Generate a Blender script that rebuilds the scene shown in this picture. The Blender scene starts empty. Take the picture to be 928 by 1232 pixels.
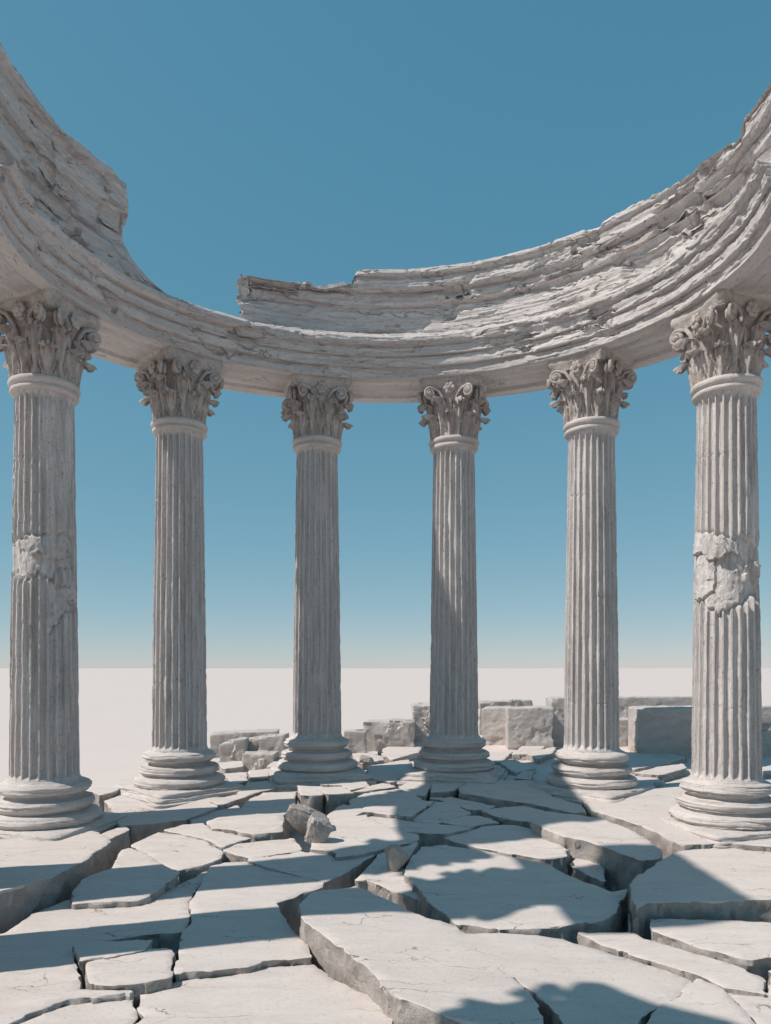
import bpy, bmesh, math, random
import numpy as np
from mathutils import Vector, Matrix
from mathutils.geometry import delaunay_2d_cdt
random.seed(7)
rng = np.random.default_rng(11)
SC = bpy.context.scene
COL = SC.collection
U = 0.015                     # metres per working unit
EYE = 2.38                    # camera height above the near paving
F = 900.0                     # focal length in photo pixels
CX, HY = 464.0, 804.0
RC_Y = 590 * U                # centre of the colonnade
R_COL = 317 * U
SLOPE = 0.07                  # the whole site rises gently to the back

# ------------------------------------------------------------------ noise
_P = rng.permutation(256).astype(np.int64)
_P = np.concatenate([_P, _P, _P])
_G = rng.normal(size=(256, 3)); _G /= np.linalg.norm(_G, axis=1)[:, None]
def perlin(p):
    p = np.asarray(p, dtype=np.float64)
    i = np.floor(p).astype(np.int64); f = p - i
    i &= 255
    u = f * f * f * (f * (f * 6 - 15) + 10)
    out = 0
    for dx in (0, 1):
        wx = u[:, 0] if dx else 1 - u[:, 0]
        for dy in (0, 1):
            wy = u[:, 1] if dy else 1 - u[:, 1]
            for dz in (0, 1):
                wz = u[:, 2] if dz else 1 - u[:, 2]
                h = _P[_P[_P[(i[:, 0] + dx) & 255] + ((i[:, 1] + dy) & 255)] + ((i[:, 2] + dz) & 255)]
                g = _G[h]
                out = out + wx * wy * wz * (g[:, 0] * (f[:, 0] - dx) + g[:, 1] * (f[:, 1] - dy) + g[:, 2] * (f[:, 2] - dz))
    return out * 1.5
def fbm(p, octv=4, gain=0.5, lac=2.03):
    p = np.asarray(p, dtype=np.float64)
    s = 0; a = 1.0; t = 0
    for k in range(octv):
        s = s + a * perlin(p + 17.3 * k); t += a
        a *= gain; p = p * lac
    return s / t * 1.6
def ridge(p, octv=4):
    p = np.asarray(p, dtype=np.float64)
    s = 0; a = 1.0; t = 0
    for k in range(octv):
        s = s + a * (1 - np.abs(perlin(p + 9.1 * k)) * 1.6); t += a
        a *= .5; p = p * 2.1
    return s / t
def sst(a, b, x):
    t = np.clip((x - a) / (b - a), 0, 1)
    return t * t * (3 - 2 * t)

def facets(p, cell, seed, tilt=1.0):
    """broken-stone relief: flat fracture planes meeting at edges"""
    p = np.asarray(p, float) / cell
    p = p + .22 * np.c_[fbm(p * 1.3 + 3, 3), fbm(p * 1.3 + 40, 3), fbm(p * 1.3 + 77, 3)]
    i = np.floor(p).astype(np.int64)
    best = np.full(len(p), 9e9); val = np.zeros(len(p))
    for dx in (-1, 0, 1):
        for dy in (-1, 0, 1):
            for dz in (-1, 0, 1):
                c = i + np.array([dx, dy, dz])
                h = _P[_P[_P[(c[:, 0] + seed) & 255] + (c[:, 1] & 255)] + (c[:, 2] & 255)]
                q = c + .5 + .42 * _G[h]
                d = p - q; dd = (d * d).sum(1)
                g = _G[(h + 37) & 255]; off = _G[(h + 91) & 255][:, 0]
                v = (d * g).sum(1) * tilt + off * .5
                m = dd < best
                best = np.where(m, dd, best); val = np.where(m, v, val)
    return val

# ------------------------------------------------------------------ objects
def tag(o, label=None, cat=None, group=None, kind=None):
    if label: o['label'] = label
    if cat: o['category'] = cat
    if group: o['group'] = group
    if kind or label: o['kind'] = kind or 'thing'
    return o
def empty(name, loc, rz=0):
    o = bpy.data.objects.new(name, None); COL.objects.link(o)
    o.location = loc; o.rotation_euler = (0, 0, rz); o.empty_display_size = .3
    return o
def mesh_obj(name, verts, faces, mats, parent=None, smooth=True, sharp=None, fmat=None, attr=None):
    me = bpy.data.meshes.new(name)
    verts = np.asarray(verts, dtype=np.float32)
    if isinstance(faces, np.ndarray) and faces.ndim == 2:
        n, k = faces.shape
        me.vertices.add(len(verts)); me.vertices.foreach_set('co', verts.ravel())
        me.loops.add(n * k); me.loops.foreach_set('vertex_index', faces.astype(np.int32).ravel())
        me.polygons.add(n); me.polygons.foreach_set('loop_start', np.arange(0, n * k, k, dtype=np.int32))
        me.update(calc_edges=True); me.validate()
    else:
        me.from_pydata(verts.tolist(), [], [tuple(int(a) for a in f) for f in faces])
        me.validate()
    for m in (mats if isinstance(mats, (list, tuple)) else [mats]): me.materials.append(m)
    if fmat is not None and len(fmat) == len(me.polygons):
        me.polygons.foreach_set('material_index', np.asarray(fmat, dtype=np.int32))
    if attr is not None and len(attr) == len(me.vertices):
        a = me.attributes.new('stone_co', 'FLOAT_VECTOR', 'POINT')
        a.data.foreach_set('vector', np.asarray(attr, dtype=np.float32).ravel())
    if smooth:
        me.shade_smooth()
        if sharp: me.set_sharp_from_angle(angle=math.radians(sharp))
    me.update()
    o = bpy.data.objects.new(name, me); COL.objects.link(o)
    if parent: o.parent = parent
    return o
def grid_faces(nr, nc, wrap=False, flip=False, base=0):
    r = np.arange(nr - 1)[:, None]; c = np.arange(nc if wrap else nc - 1)[None, :]
    c2 = (c + 1) % nc
    a = r * nc + c; b = r * nc + c2; d = (r + 1) * nc + c; e = (r + 1) * nc + c2
    q = np.stack([a, b, e, d], -1).reshape(-1, 4) + base
    return q[:, ::-1].copy() if flip else q

# ------------------------------------------------------------------ materials
def stone(name, base, dark, light, stain, scale=1.0, stretch=(1, 1, 1), bump=.35, fine=1.0,
          attr=False, stain_amt=.5, rough=.9, vein=0.0, pit=.35, bdist=.02, fs=22):
    m = bpy.data.materials.new(name); m.use_nodes = True
    nt = m.node_tree; N = nt.nodes; L = nt.links
    for n in list(N): N.remove(n)
    out = N.new('ShaderNodeOutputMaterial'); bs = N.new('ShaderNodeBsdfPrincipled')
    bs.inputs['Roughness'].default_value = rough
    bs.inputs['Specular IOR Level'].default_value = .25
    L.new(bs.outputs[0], out.inputs[0])
    if attr:
        src = N.new('ShaderNodeAttribute'); src.attribute_name = 'stone_co'; vec = src.outputs['Vector']
    else:
        tc = N.new('ShaderNodeTexCoord'); vec = tc.outputs['Object']
    oi = N.new('ShaderNodeObjectInfo')
    rm = N.new('ShaderNodeMath'); rm.operation = 'MULTIPLY'; rm.inputs[1].default_value = 53.0
    L.new(oi.outputs['Random'], rm.inputs[0])
    ad = N.new('ShaderNodeVectorMath'); ad.operation = 'ADD'
    L.new(vec, ad.inputs[0]); L.new(rm.outputs[0], ad.inputs[1])
    def mapped(s, st):
        mp = N.new('ShaderNodeVectorMath'); mp.operation = 'MULTIPLY'
        mp.inputs[1].default_value = (s * st[0], s * st[1], s * st[2])
        L.new(ad.outputs[0], mp.inputs[0]); return mp.outputs[0]
    def noise(v, det=6, rgh=.6, dist=0.0):
        n = N.new('ShaderNodeTexNoise'); n.inputs['Scale'].default_value = 1
        n.inputs['Detail'].default_value = det; n.inputs['Roughness'].default_value = rgh
        n.inputs['Distortion'].default_value = dist
        L.new(v, n.inputs['Vector']); return n.outputs['Fac']
    def ramp(f, a, b, c0=(0, 0, 0, 1), c1=(1, 1, 1, 1)):
        r = N.new('ShaderNodeValToRGB'); r.color_ramp.elements[0].position = a; r.color_ramp.elements[1].position = b
        r.color_ramp.elements[0].color = c0; r.color_ramp.elements[1].color = c1
        L.new(f, r.inputs[0]); return r.outputs[0]
    def mix(fac, a, b, mode='MIX'):
        x = N.new('ShaderNodeMix'); x.data_type = 'RGBA'; x.blend_type = mode
        if isinstance(fac, (int, float)): x.inputs[0].default_value = fac
        else: L.new(fac, x.inputs[0])
        for k, v in ((6, a), (7, b)):
            if isinstance(v, tuple): x.inputs[k].default_value = v if len(v) == 4 else (*v, 1)
            else: L.new(v, x.inputs[k])
        return x.outputs[2]
    def mul(a, b):
        x = N.new('ShaderNodeMath'); x.operation = 'MULTIPLY'
        L.new(a, x.inputs[0]); x.inputs[1].default_value = b; return x.outputs[0]
    n1 = noise(mapped(2.2 * scale, stretch), 8, .62, .4)
    c = mix(ramp(n1, .34, .66), (*dark, 1), (*light, 1))
    c = mix(.55, c, (*base, 1))
    n2 = noise(mapped(.9 * scale, stretch), 5, .65, .8)
    c = mix(mul(ramp(n2, .50, .70), stain_amt), c, (*stain, 1))
    n3 = noise(mapped(fs * scale, (1, 1, 1) if not attr else (.35, 1, 1)), 5, .75)
    c = mix(mul(ramp(n3, .56, .70), pit), c, (dark[0] * .45, dark[1] * .42, dark[2] * .42, 1))
    n4 = noise(mapped(9 * scale, stretch), 5, .7, .6)
    c = mix(mul(ramp(n4, .62, .72), pit * .8), c, (stain[0] * .6, stain[1] * .55, stain[2] * .5, 1))
    if vein:
        vo = N.new('ShaderNodeTexVoronoi'); vo.feature = 'DISTANCE_TO_EDGE'; vo.inputs['Scale'].default_value = 1
        wv = N.new('ShaderNodeVectorMath'); wv.operation = 'ADD'
        nn = N.new('ShaderNodeTexNoise'); nn.inputs['Scale'].default_value = 3.0; nn.inputs['Detail'].default_value = 6
        L.new(ad.outputs[0], nn.inputs['Vector'])
        sc_ = N.new('ShaderNodeVectorMath'); sc_.operation = 'SCALE'; sc_.inputs['Scale'].default_value = .9
        L.new(nn.outputs['Color'], sc_.inputs[0])
        L.new(mapped(.75 * scale, stretch), wv.inputs[0]); L.new(sc_.outputs[0], wv.inputs[1])
        L.new(wv.outputs[0], vo.inputs['Vector'])
        gate = ramp(noise(mapped(1.3 * scale, (1, 1, 1)), 2), .52, .62)
        lin = ramp(vo.outputs['Distance'], .004, .012, (1, 1, 1, 1), (0, 0, 0, 1))
        mm = N.new('ShaderNodeMath'); mm.operation = 'MULTIPLY'; L.new(gate, mm.inputs[0]); L.new(lin, mm.inputs[1])
        c = mix(mul(mm.outputs[0], vein), c, (.13, .10, .085, 1))
    L.new(c, bs.inputs['Base Color'])
    # bump
    h1 = noise(mapped(7 * scale, stretch), 10, .68, .2)
    h2 = noise(mapped(38 * scale, (1, 1, 1) if not attr else (.5, 1, 1)), 6, .75)
    h3 = ramp(noise(mapped(17 * scale, stretch), 5, .7), .32, .46)
    am = N.new('ShaderNodeMath'); am.operation = 'MULTIPLY_ADD'; am.inputs[1].default_value = .35 * fine
    L.new(h2, am.inputs[0]); L.new(h1, am.inputs[2])
    am2 = N.new('ShaderNodeMath'); am2.operation = 'MULTIPLY_ADD'; am2.inputs[1].default_value = .18
    L.new(h3, am2.inputs[0]); L.new(am.outputs[0], am2.inputs[2])
    bp = N.new('ShaderNodeBump'); bp.inputs['Strength'].default_value = bump; bp.inputs['Distance'].default_value = bdist
    L.new(am2.outputs[0], bp.inputs['Height']); L.new(bp.outputs[0], bs.inputs['Normal'])
    return m

M_col = stone('weathered_column_stone', (.635, .605, .592), (.36, .325, .31), (.78, .75, .738), (.38, .325, .295),
              scale=2.4, stretch=(5.0, 5.0, .30), bump=.8, stain_amt=.7, pit=.8, fine=1.2, fs=11, vein=.55)
M_base = stone('weathered_base_stone', (.58, .54, .52), (.44, .40, .38), (.68, .645, .625), (.42, .36, .33),
               scale=1.8, stretch=(.6, .6, 3.4), bump=.8, stain_amt=.5, pit=.6, fs=15)
M_cap = stone('carved_capital_stone', (.50, .455, .43), (.29, .245, .225), (.66, .62, .595), (.30, .235, .20),
              scale=4.0, bump=.8, stain_amt=.75, pit=.8, fs=7)
M_ent = stone('layered_entablature_stone', (.61, .58, .567), (.39, .355, .34), (.74, .71, .698), (.42, .365, .335),
              scale=1.5, stretch=(.20, 1.6, 3.2), bump=.8, attr=True, stain_amt=.55, pit=.85, vein=.7, fs=17, bdist=.03, fine=1.3)
M_slab = stone('worn_marble_paving', (.595, .54, .51), (.52, .465, .44), (.64, .585, .555), (.50, .44, .405),
               scale=1.2, stretch=(.8, 3.2, 1), bump=.4, stain_amt=.45, pit=.42, vein=.8)
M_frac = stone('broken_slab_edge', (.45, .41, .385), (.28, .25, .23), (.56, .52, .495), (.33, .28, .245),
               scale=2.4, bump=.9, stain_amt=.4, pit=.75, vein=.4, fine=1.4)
M_block = stone('rough_block_stone', (.50, .465, .44), (.36, .325, .305), (.60, .565, .54), (.37, .32, .285),
                scale=2.0, stretch=(.8, .8, 1.8), bump=.7, stain_amt=.35, pit=.4, fine=1.3)
M_sand = stone('pale_sand', (.60, .53, .497), (.585, .515, .482), (.615, .545, .512), (.59, .52, .487),
               scale=.35, bump=.05, stain_amt=.2, pit=.0)

# ------------------------------------------------------------------ site heights (relative to the eye)
def g_rel(Y):
    Y = np.asarray(Y, dtype=np.float64)
    far = -2.10 + .062 * (Y - 10.08)
    near = -2.37
    t = sst(6.8, 9.6, Y)
    return near * (1 - t) + far * t
def unproject(px, py, lift=0.0, zabs=None):
    Y = 9.0
    for _ in range(60):
        z = (g_rel(Y) + lift) if zabs is None else zabs
        Yn = F * (-z) / (py - HY)
        Y = .5 * Y + .5 * Yn
    return np.array([(px - CX) * Y / F, Y, float((g_rel(Y) + lift) if zabs is None else zabs)])

# ------------------------------------------------------------------ terrain
def build_ground():
    near = np.arange(-26, 26.01, .22)
    g = [26.3]
    while g[-1] < 14000: g.append(g[-1] * 1.16 + .2)
    ax = np.concatenate([-np.array(g[::-1]), near, np.array(g)])
    X, Y = np.meshgrid(ax, ax + 9.0)
    p = np.stack([X.ravel(), Y.ravel()], 1)
    rad = np.hypot((p[:, 0] - .4) / 6.1, np.where(p[:, 1] < 10, (p[:, 1] - 8) / 8.5, (p[:, 1] - 10) / 6.5))
    right = sst(-2, 2, p[:, 0]) * sst(12, 14, p[:, 1]) * (1 - sst(8.5, 10, p[:, 0])) * (1 - sst(18.6, 19.6, p[:, 1]))
    inside = np.clip((1 - sst(.93, 1.02, rad)) + right, 0, 1)
    bed = g_rel(np.clip(p[:, 1], 0, 19)) - (.50 - .40 * sst(11.6, 13.2, p[:, 1]))
    bed += .05 * fbm(np.c_[p * 1.3, np.zeros(len(p))], 4)
    sand = -2.14 + .05 * fbm(np.c_[p * .12, np.zeros(len(p)) + 4], 3) * np.exp(-np.hypot(p[:, 0], p[:, 1]) / 150)
    exposed = (1 - sst(.30, .75, np.abs(p[:, 0]) - .5156 * p[:, 1])) * sst(4.0, 4.5, p[:, 1])
    drift = g_rel(np.clip(p[:, 1], 0, 19)) - .05 + .03 * fbm(np.c_[p * .8, np.zeros(len(p)) + 2], 4)
    drift = np.where(p[:, 1] < 12, drift, sand)
    bed = bed * exposed + drift * (1 - exposed)
    z = sand * (1 - inside) + bed * inside + EYE
    n = len(ax)
    o = mesh_obj('ground', np.c_[p, z], grid_faces(n, n), M_sand)
    tag(o, kind='structure')
build_ground()

# ------------------------------------------------------------------ columns
SH_H = 342.5 * U
def shaft_mesh(name, parent, seed, phi, damage=None, erode=.5, smooth_patch=None, side=0.0):
    nt_, nr = 24 * 12, 340
    th = np.arange(nt_) / nt_ * 2 * math.pi
    zz = np.linspace(-.02, SH_H + .03, nr)
    T, Z = np.meshgrid(th, zz)
    T = T.ravel(); Z = Z.ravel()
    t = np.clip(Z / SH_H, 0, 1)
    R = (29.2 - 4.6 * t ** 1.25) * U
    apo = sst(.0, .08, Z); apt = 1 - sst(SH_H - .07, SH_H, Z)
    R = R + .02 * (1 - apo) + .016 * (1 - apt)
    u = (T / (2 * math.pi) * 24) % 1.0
    w = .41
    fl = np.sqrt(np.clip(1 - ((u - .5) / w) ** 2, 0, 1)) ** .6
    fl *= sst(.03, .12, Z) * (1 - sst(SH_H - .12, SH_H - .03, Z))
    P = np.c_[np.cos(T) * .45, np.sin(T) * .45, Z] + seed * 13.7
    er = fbm(P * np.array([2.2, 2.2, .8]), 4)
    keep = 1 - .75 * erode * sst(.1, .65, er)
    if smooth_patch:
        for (z0, z1, a0, hw) in smooth_patch:
            d = np.abs((T - a0 + math.pi) % (2 * math.pi) - math.pi)
            mk = sst(z0 - .25, z0 + .25, Z + .4 * er) * (1 - sst(z1 - .25, z1 + .25, Z + .4 * er)) * (1 - sst(hw * .7, hw * 1.2, d + .25 * er))
            keep = keep * (1 - .85 * mk)
    depth = .058 * keep
    chip = sst(.35, .75, ridge(P * np.array([7, 7, 4.5]), 3)) * sst(-.1, .5, fbm(P * 3.1 + 5, 3))
    r = R - depth * fl - .012 * chip * (1 - fl) * (.3 + erode)
    r += .003 * fbm(P * np.array([9, 9, 2]), 3) - .008 * sst(.2, .8, er)
    r += .0035 * fbm(P * np.array([30, 30, 9]), 3)
    if damage:
        for (z0, z1, a0, hw, amp, sw) in damage:
            d = np.abs((T - a0 + math.pi) % (2 * math.pi) - math.pi)
            jag = .26 * fbm(np.c_[np.cos(T) * 1.4, np.sin(T) * 1.4, Z * .3] + seed, 4) + .02 * fbm(P * 7, 3)
            zz0 = z0 + sw * np.sin(T - a0) + jag; zz1 = z1 + sw * np.sin(T - a0) - jag * .7
            mk = sst(-.015, .03, Z - zz0) * (1 - sst(-.03, .015, Z - zz1)) * (1 - sst(hw, hw + .12, d + .22 * er))
            lump = .062 * facets(P * np.array([1, 1, .8]), .40, seed) + .012 * facets(P, .12, seed + 5) + .006 * fbm(P * 14, 3)
            rd = R * (1 + amp + .06 * np.cos(T - a0 - side)) + lump - .012
            r = r * (1 - mk) + rd * mk
            lip = np.exp(-((Z - zz0) / .02) ** 2) * (1 - sst(hw, hw + .12, d)) + np.exp(-((Z - zz1) / .02) ** 2) * (1 - sst(hw, hw + .12, d))
            r -= .03 * np.clip(lip, 0, 1)
    crackz = np.array([1.1, 2.6, 4.1]) + rng.uniform(-.4, .4, 3)
    for cz in crackz:
        wv = cz + .05 * fbm(np.c_[np.cos(T) * 2, np.sin(T) * 2, Z * 0] + seed * 3 + cz, 4)
        r -= .012 * np.exp(-((Z - wv) / .012) ** 2) * sst(-.1, .3, fbm(np.c_[np.cos(T) * 1.5, np.sin(T) * 1.5, Z * 0 + cz], 2))
    V = np.c_[r * np.cos(T), r * np.sin(T), Z]
    return mesh_obj(name, V, grid_faces(nr, nt_, True), M_col, parent, sharp=55)

def lathe(name, parent, prof, mat, n=96, seed=0, rough=.006, strata=0.0, square=None, sharp=60, nr=90, fx=5.0):
    prof = np.array(prof, dtype=float)
    seg = np.r_[0, np.cumsum(np.hypot(*(np.diff(prof, axis=0).T)))]
    s = np.linspace(0, seg[-1], nr)
    rr = np.interp(s, seg, prof[:, 0]); zz = np.interp(s, seg, prof[:, 1])
    sq = np.interp(s, seg, square) if square is not None else np.zeros(nr)
    th = np.arange(n) / n * 2 * math.pi
    T, I = np.meshgrid(th, np.arange(nr)); T = T.ravel(); I = I.ravel()
    r = rr[I]; z = zz[I].copy(); q = sq[I]
    c, sn = np.cos(T), np.sin(T)
    e = 2 + 20 * q
    rs = 1 / (np.abs(c) ** e + np.abs(sn) ** e) ** (1 / e)
    rs = (1 - q) + q * np.minimum(rs, 1.36)
    P = np.c_[c * r, sn * r, z] + seed * 7.3
    mid = np.clip(r / (r.max() + 1e-6), 0, 1)
    zs = z + .035 * fbm(P * np.array([1.8, 1.8, .5]), 3)
    lay = fbm(np.c_[P[:, 0] * .5, P[:, 1] * .5, zs * 26], 3)
    d = rough * fbm(P * fx, 4) + strata * (1.6 * lay - .9 * np.abs(fbm(np.c_[P[:, 0] * .8, P[:, 1] * .8, zs * 15 + 9], 3)))
    d += strata * .9 * fbm(P * np.array([2.2, 2.2, 5]), 4) + strata * .5 * fbm(P * np.array([9, 9, 26]), 3)
    r2 = r * rs + d * np.clip(r * 8, 0, 1)
    z = z + .4 * d * q
    V = np.c_[r2 * c, r2 * sn, z]
    return mesh_obj(name, V, grid_faces(nr, n, True), mat, parent, sharp=sharp)

def leaf_mesh(height, width, r0, r1, curl, name, seed=0):
    nu, nv = 33, 44
    uu = np.linspace(-1, 1, nu); vv = np.linspace(0, 1, nv)
    Uu, Vv = np.meshgrid(uu, vv); Uu = Uu.ravel(); Vv = Vv.ravel()
    wid = width * (.62 + .5 * np.sin(np.clip(Vv * 1.15, 0, 1) * math.pi) ** .8) * (1 - .45 * sst(.75, 1, Vv))
    lob = 1 - .34 * np.abs(np.sin(Vv * math.pi * 4.5)) ** .6 * np.abs(Uu) ** 3
    x = Uu * wid * .5 * lob
    # stem path
    a = np.clip((Vv - .62) / .38, 0, 1)
    zc = np.where(Vv < .62, Vv / .62 * height * .86, height * .86 + height * .15 * np.sin(a * math.pi * .95))
    yo = r0 + (r1 - r0) * np.clip(Vv / .62, 0, 1) ** 1.5 + curl * (1 - np.cos(a * math.pi * .9)) / 2 * 1.05
    fan = np.cos((np.abs(Uu) * 2.1 - Vv * 1.5) * 2 * math.pi)
    rib = .042 * np.exp(-(Uu / .15) ** 2) + .026 * fan * np.abs(Uu) ** .4 * sst(.02, .2, Vv)
    rib = rib + .030 * sst(.45, .95, a) * (np.abs(np.cos(Uu * math.pi * 1.5)) - .4)
    cup = -.045 * Uu ** 2 + .020 * np.abs(Uu) ** 6
    side = .018 * np.abs(Uu) ** 2 * np.abs(np.sin(Vv * math.pi * 4.5))
    yo = yo + rib + cup + side
    zc = zc - .10 * height * Uu ** 2 * a
    n_ = fbm(np.c_[x * 20, zc * 20, yo * 20] + seed, 3) * .004
    # wrap round the bell
    rr = yo + n_
    ang = x / np.maximum(r0 + .02, .05)
    front = np.c_[np.sin(ang) * rr, -np.cos(ang) * rr, zc]
    th = .028 * (1 - .4 * np.abs(Uu))
    rb = rr - th - .03 * (1 - a)
    zb = zc - .02 * a
    back = np.c_[np.sin(ang) * rb, -np.cos(ang) * rb, zb]
    V = np.r_[front, back]
    F1 = grid_faces(nv, nu); F2 = grid_faces(nv, nu, flip=True, base=nu * nv)
    # border loop
    idx = np.arange(nu * nv).reshape(nv, nu)
    loop = np.r_[idx[0, :], idx[1:, -1], idx[-1, -2::-1], idx[-2:0:-1, 0]]
    nx = np.roll(loop, -1)
    F3 = np.stack([loop, loop + nu * nv, nx + nu * nv, nx], 1)
    return V, np.r_[F1, F2, F3]
def tube(path, rad, k=8):
    path = np.asarray(path, float); n = len(path)
    rad = np.broadcast_to(np.asarray(rad, float), (n,))
    tan = np.gradient(path, axis=0); tan /= np.linalg.norm(tan, axis=1)[:, None] + 1e-9
    ref = np.array([0.2, -1, 0.1]); ref /= np.linalg.norm(ref)
    V = []
    for i in range(n):
        b = np.cross(tan[i], ref); b /= np.linalg.norm(b) + 1e-9
        c = np.cross(b, tan[i])
        for j in range(k):
            a = 2 * math.pi * j / k
            V.append(path[i] + rad[i] * (math.cos(a) * b + 1.5 * math.sin(a) * c))
    Fs = [list(f) for f in grid_faces(n, k, True)]
    Fs.append(list(range(k))[::-1]); Fs.append([(n - 1) * k + j for j in range(k)])
    return np.array(V), Fs
def ball(c, r, sx=1, sy=1, sz=1, n=10, m=14):
    V = []; 
    for i in range(n + 1):
        a = math.pi * i / n
        for j in range(m):
            b = 2 * math.pi * j / m
            V.append((c[0] + r * sx * math.sin(a) * math.cos(b), c[1] + r * sy * math.sin(a) * math.sin(b), c[2] + r * sz * math.cos(a)))
    return np.array(V), [list(f) for f in grid_faces(n + 1, m, True, flip=True)]
def merge(parts):
    V = []; Fs = []; b = 0
    for v, f in parts:
        V.append(v); Fs += [[int(i) + b for i in q] for q in f]; b += len(v)
    return np.concatenate(V), Fs

def volute_geo(sx):
    # stem rising from the leaves, then a scroll under the abacus corner
    cx, cz, R0 = .325, .805, .092
    pts = [(.05, -.40, .42), (.06, -.42, .54), (.085, -.435, .66), (.13, -.45, .77), (.20, -.465, .86)]
    n = 44
    ang0 = math.radians(105)
    for i in range(n):
        t = i / (n - 1)
        a = ang0 - t * 2 * math.pi * 1.75
        R = R0 * (1 - t * .80)
        pts.append((cx + R * math.cos(a), 0, cz + R * math.sin(a)))
    pts = np.array(pts)
    m = pts[:, 1] == 0
    pts[m, 1] = -(.475 + .10 * (pts[m, 0] - cx)) - .03 * np.linspace(0, 1, m.sum())
    rad = np.r_[np.linspace(.018, .026, 5), np.linspace(.026, .017, n)]
    v1, f1 = tube(pts, rad)
    v2, f2 = ball((cx, -.505, cz), .034)
    v3, f3 = ball((cx, -.415, cz), .082, 1, .5, 1)
    V, Fs = merge([(v1, f1), (v2, f2), (v3, f3)])
    # turn the scroll towards the corner
    V = V.copy()
    w = sst(.15, .40, V[:, 0]) * .07
    V[:, 1] -= w * (V[:, 0] - .15) / .3
    V += (fbm(V * 18, 3) * .005)[:, None]
    if sx < 0:
        V[:, 0] *= -1; Fs = [f[::-1] for f in Fs]
    return V, Fs
def rosette_geo():
    parts = [ball((0, -.50, .885), .04, 1, .8, 1)]
    for k in range(6):
        a = k * math.pi / 3
        parts.append(ball((.06 * math.cos(a), -.485, .885 + .06 * math.sin(a)), .042, 1, .6, 1))
    parts.append(ball((0, -.43, .86), .085, 1, .4, 1.05))
    V, Fs = merge(parts)
    return V + (fbm(V * 20, 3) * .006)[:, None], Fs
def abacus_geo():
    outl = []
    S = .535; ch = .07; conc = .06
    for k in range(4):
        a = k * math.pi / 2
        for i in range(24):
            t = -1 + 2 * i / 23
            x = t * (S - ch); y = -(S - conc * (1 - t * t))
            outl.append((x * math.cos(a) - y * math.sin(a), x * math.sin(a) + y * math.cos(a)))
    outl = np.array(outl); n = len(outl)
    prof = [(.05, .88), (.86, .895), (.90, .905), (.90, .925), (.935, .945), (.94, .97), (.985, .99), (1.0, 1.02), (.995, 1.06), (.97, 1.10), (.05, 1.105)]
    V = []
    for s, z in prof:
        V.append(np.c_[outl * s, np.full(n, z)])
    V = np.concatenate(V)
    V[:, :2] *= (1 + .018 * fbm(V * 6 + 2, 4) + .008 * fbm(V * np.array([2, 2, 40]), 2))[:, None]
    V[:, 2] += .010 * fbm(V * 5 + 7, 3)
    return V, [list(f) for f in grid_faces(len(prof), n, True)]

def cap_parts(parent):
    bell = lathe('capital', parent, [(.05, .10), (.37, .12), (.365, .3), (.375, .5), (.40, .72), (.44, .86), (.45, .90), (.05, .91)], M_cap, n=64, seed=3, rough=.012, nr=50)
    V, Fs = abacus_geo(); mesh_obj('abacus', V, Fs, M_cap, bell, sharp=50)
    lo = hi = None
    for k in range(8):
        if lo is None:
            V, Fs = leaf_mesh(.36, .275, .39, .45, .15, 'acanthus_leaf', 2); V[:, 2] += .16
            lo = mesh_obj('acanthus_leaf', V, Fs, M_cap, bell, sharp=70); o = lo
        else:
            o = lo.copy(); COL.objects.link(o); o.parent = bell
        o.rotation_euler[2] = k * math.pi / 4 + random.uniform(-.04, .04)
        o.scale = (1 + random.uniform(-.05, .05),) * 2 + (1 + random.uniform(-.06, .06),)
    for k in range(8):
        if hi is None:
            V, Fs = leaf_mesh(.58, .29, .375, .47, .15, 'acanthus_leaf', 5); V[:, 2] += .16
            hi = mesh_obj('acanthus_leaf', V, Fs, M_cap, bell, sharp=70); o = hi
        else:
            o = hi.copy(); COL.objects.link(o); o.parent = bell
        o.rotation_euler[2] = (k + .5) * math.pi / 4 + random.uniform(-.04, .04)
        o.scale = (1, 1, 1 + random.uniform(-.05, .05))
    vs = {}
    for k in range(4):
        for sx in (-1, 1):
            if sx not in vs:
                V, Fs = volute_geo(sx); o = vs[sx] = mesh_obj('volute', V, Fs, M_cap, bell, sharp=70)
            else:
                o = vs[sx].copy(); COL.objects.link(o); o.parent = bell
            o.rotation_euler[2] = k * math.pi / 2
    ro = None
    for k in range(4):
        if ro is None:
            V, Fs = rosette_geo(); o = ro = mesh_obj('rosette', V, Fs, M_cap, bell, sharp=70)
        else:
            o = ro.copy(); COL.objects.link(o); o.parent = bell
        o.rotation_euler[2] = k * math.pi / 2
    return bell
def copy_tree(o, parent):
    c = o.copy(); COL.objects.link(c); c.parent = parent
    for ch in list(o.children): copy_tree(ch, c)
    return c

def u_(pts): return [(a * U, b * U) for a, b in pts]
BASE_PROF = u_([(20, 2), (30.5, 1.5), (31.5, .2), (33.5, -.5), (37, -2), (38.8, -4.5), (38.6, -8), (36.5, -10), (34.6, -10.4), (34.2, -11.2), (32.6, -12.2), (32.4, -13.6), (34.4, -15), (36.4, -15.2), (36.6, -15.8),
                (40.5, -15.5), (42.4, -18), (42.2, -21.5), (40.5, -23.5), (38.5, -24.2), (38.5, -26), (41.5, -26.6), (45.5, -27.6), (48.4, -30), (48.8, -33), (47, -35.8), (44, -37.2), (20, -38)])
PL_PROF = u_([(5, -31), (44, -36), (49, -36.8), (52.5, -37.6), (53.2, -39), (53, -41.6), (55.2, -42.4), (56, -44), (55.8, -46), (60, -46.4), (61.5, -53), (61, -59), (5, -60)])
PL_SQ = [0, .1, .5, .8, .92, .96, 1, 1, 1, 1, 1, 1, 1]
CAP0 = None
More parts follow.
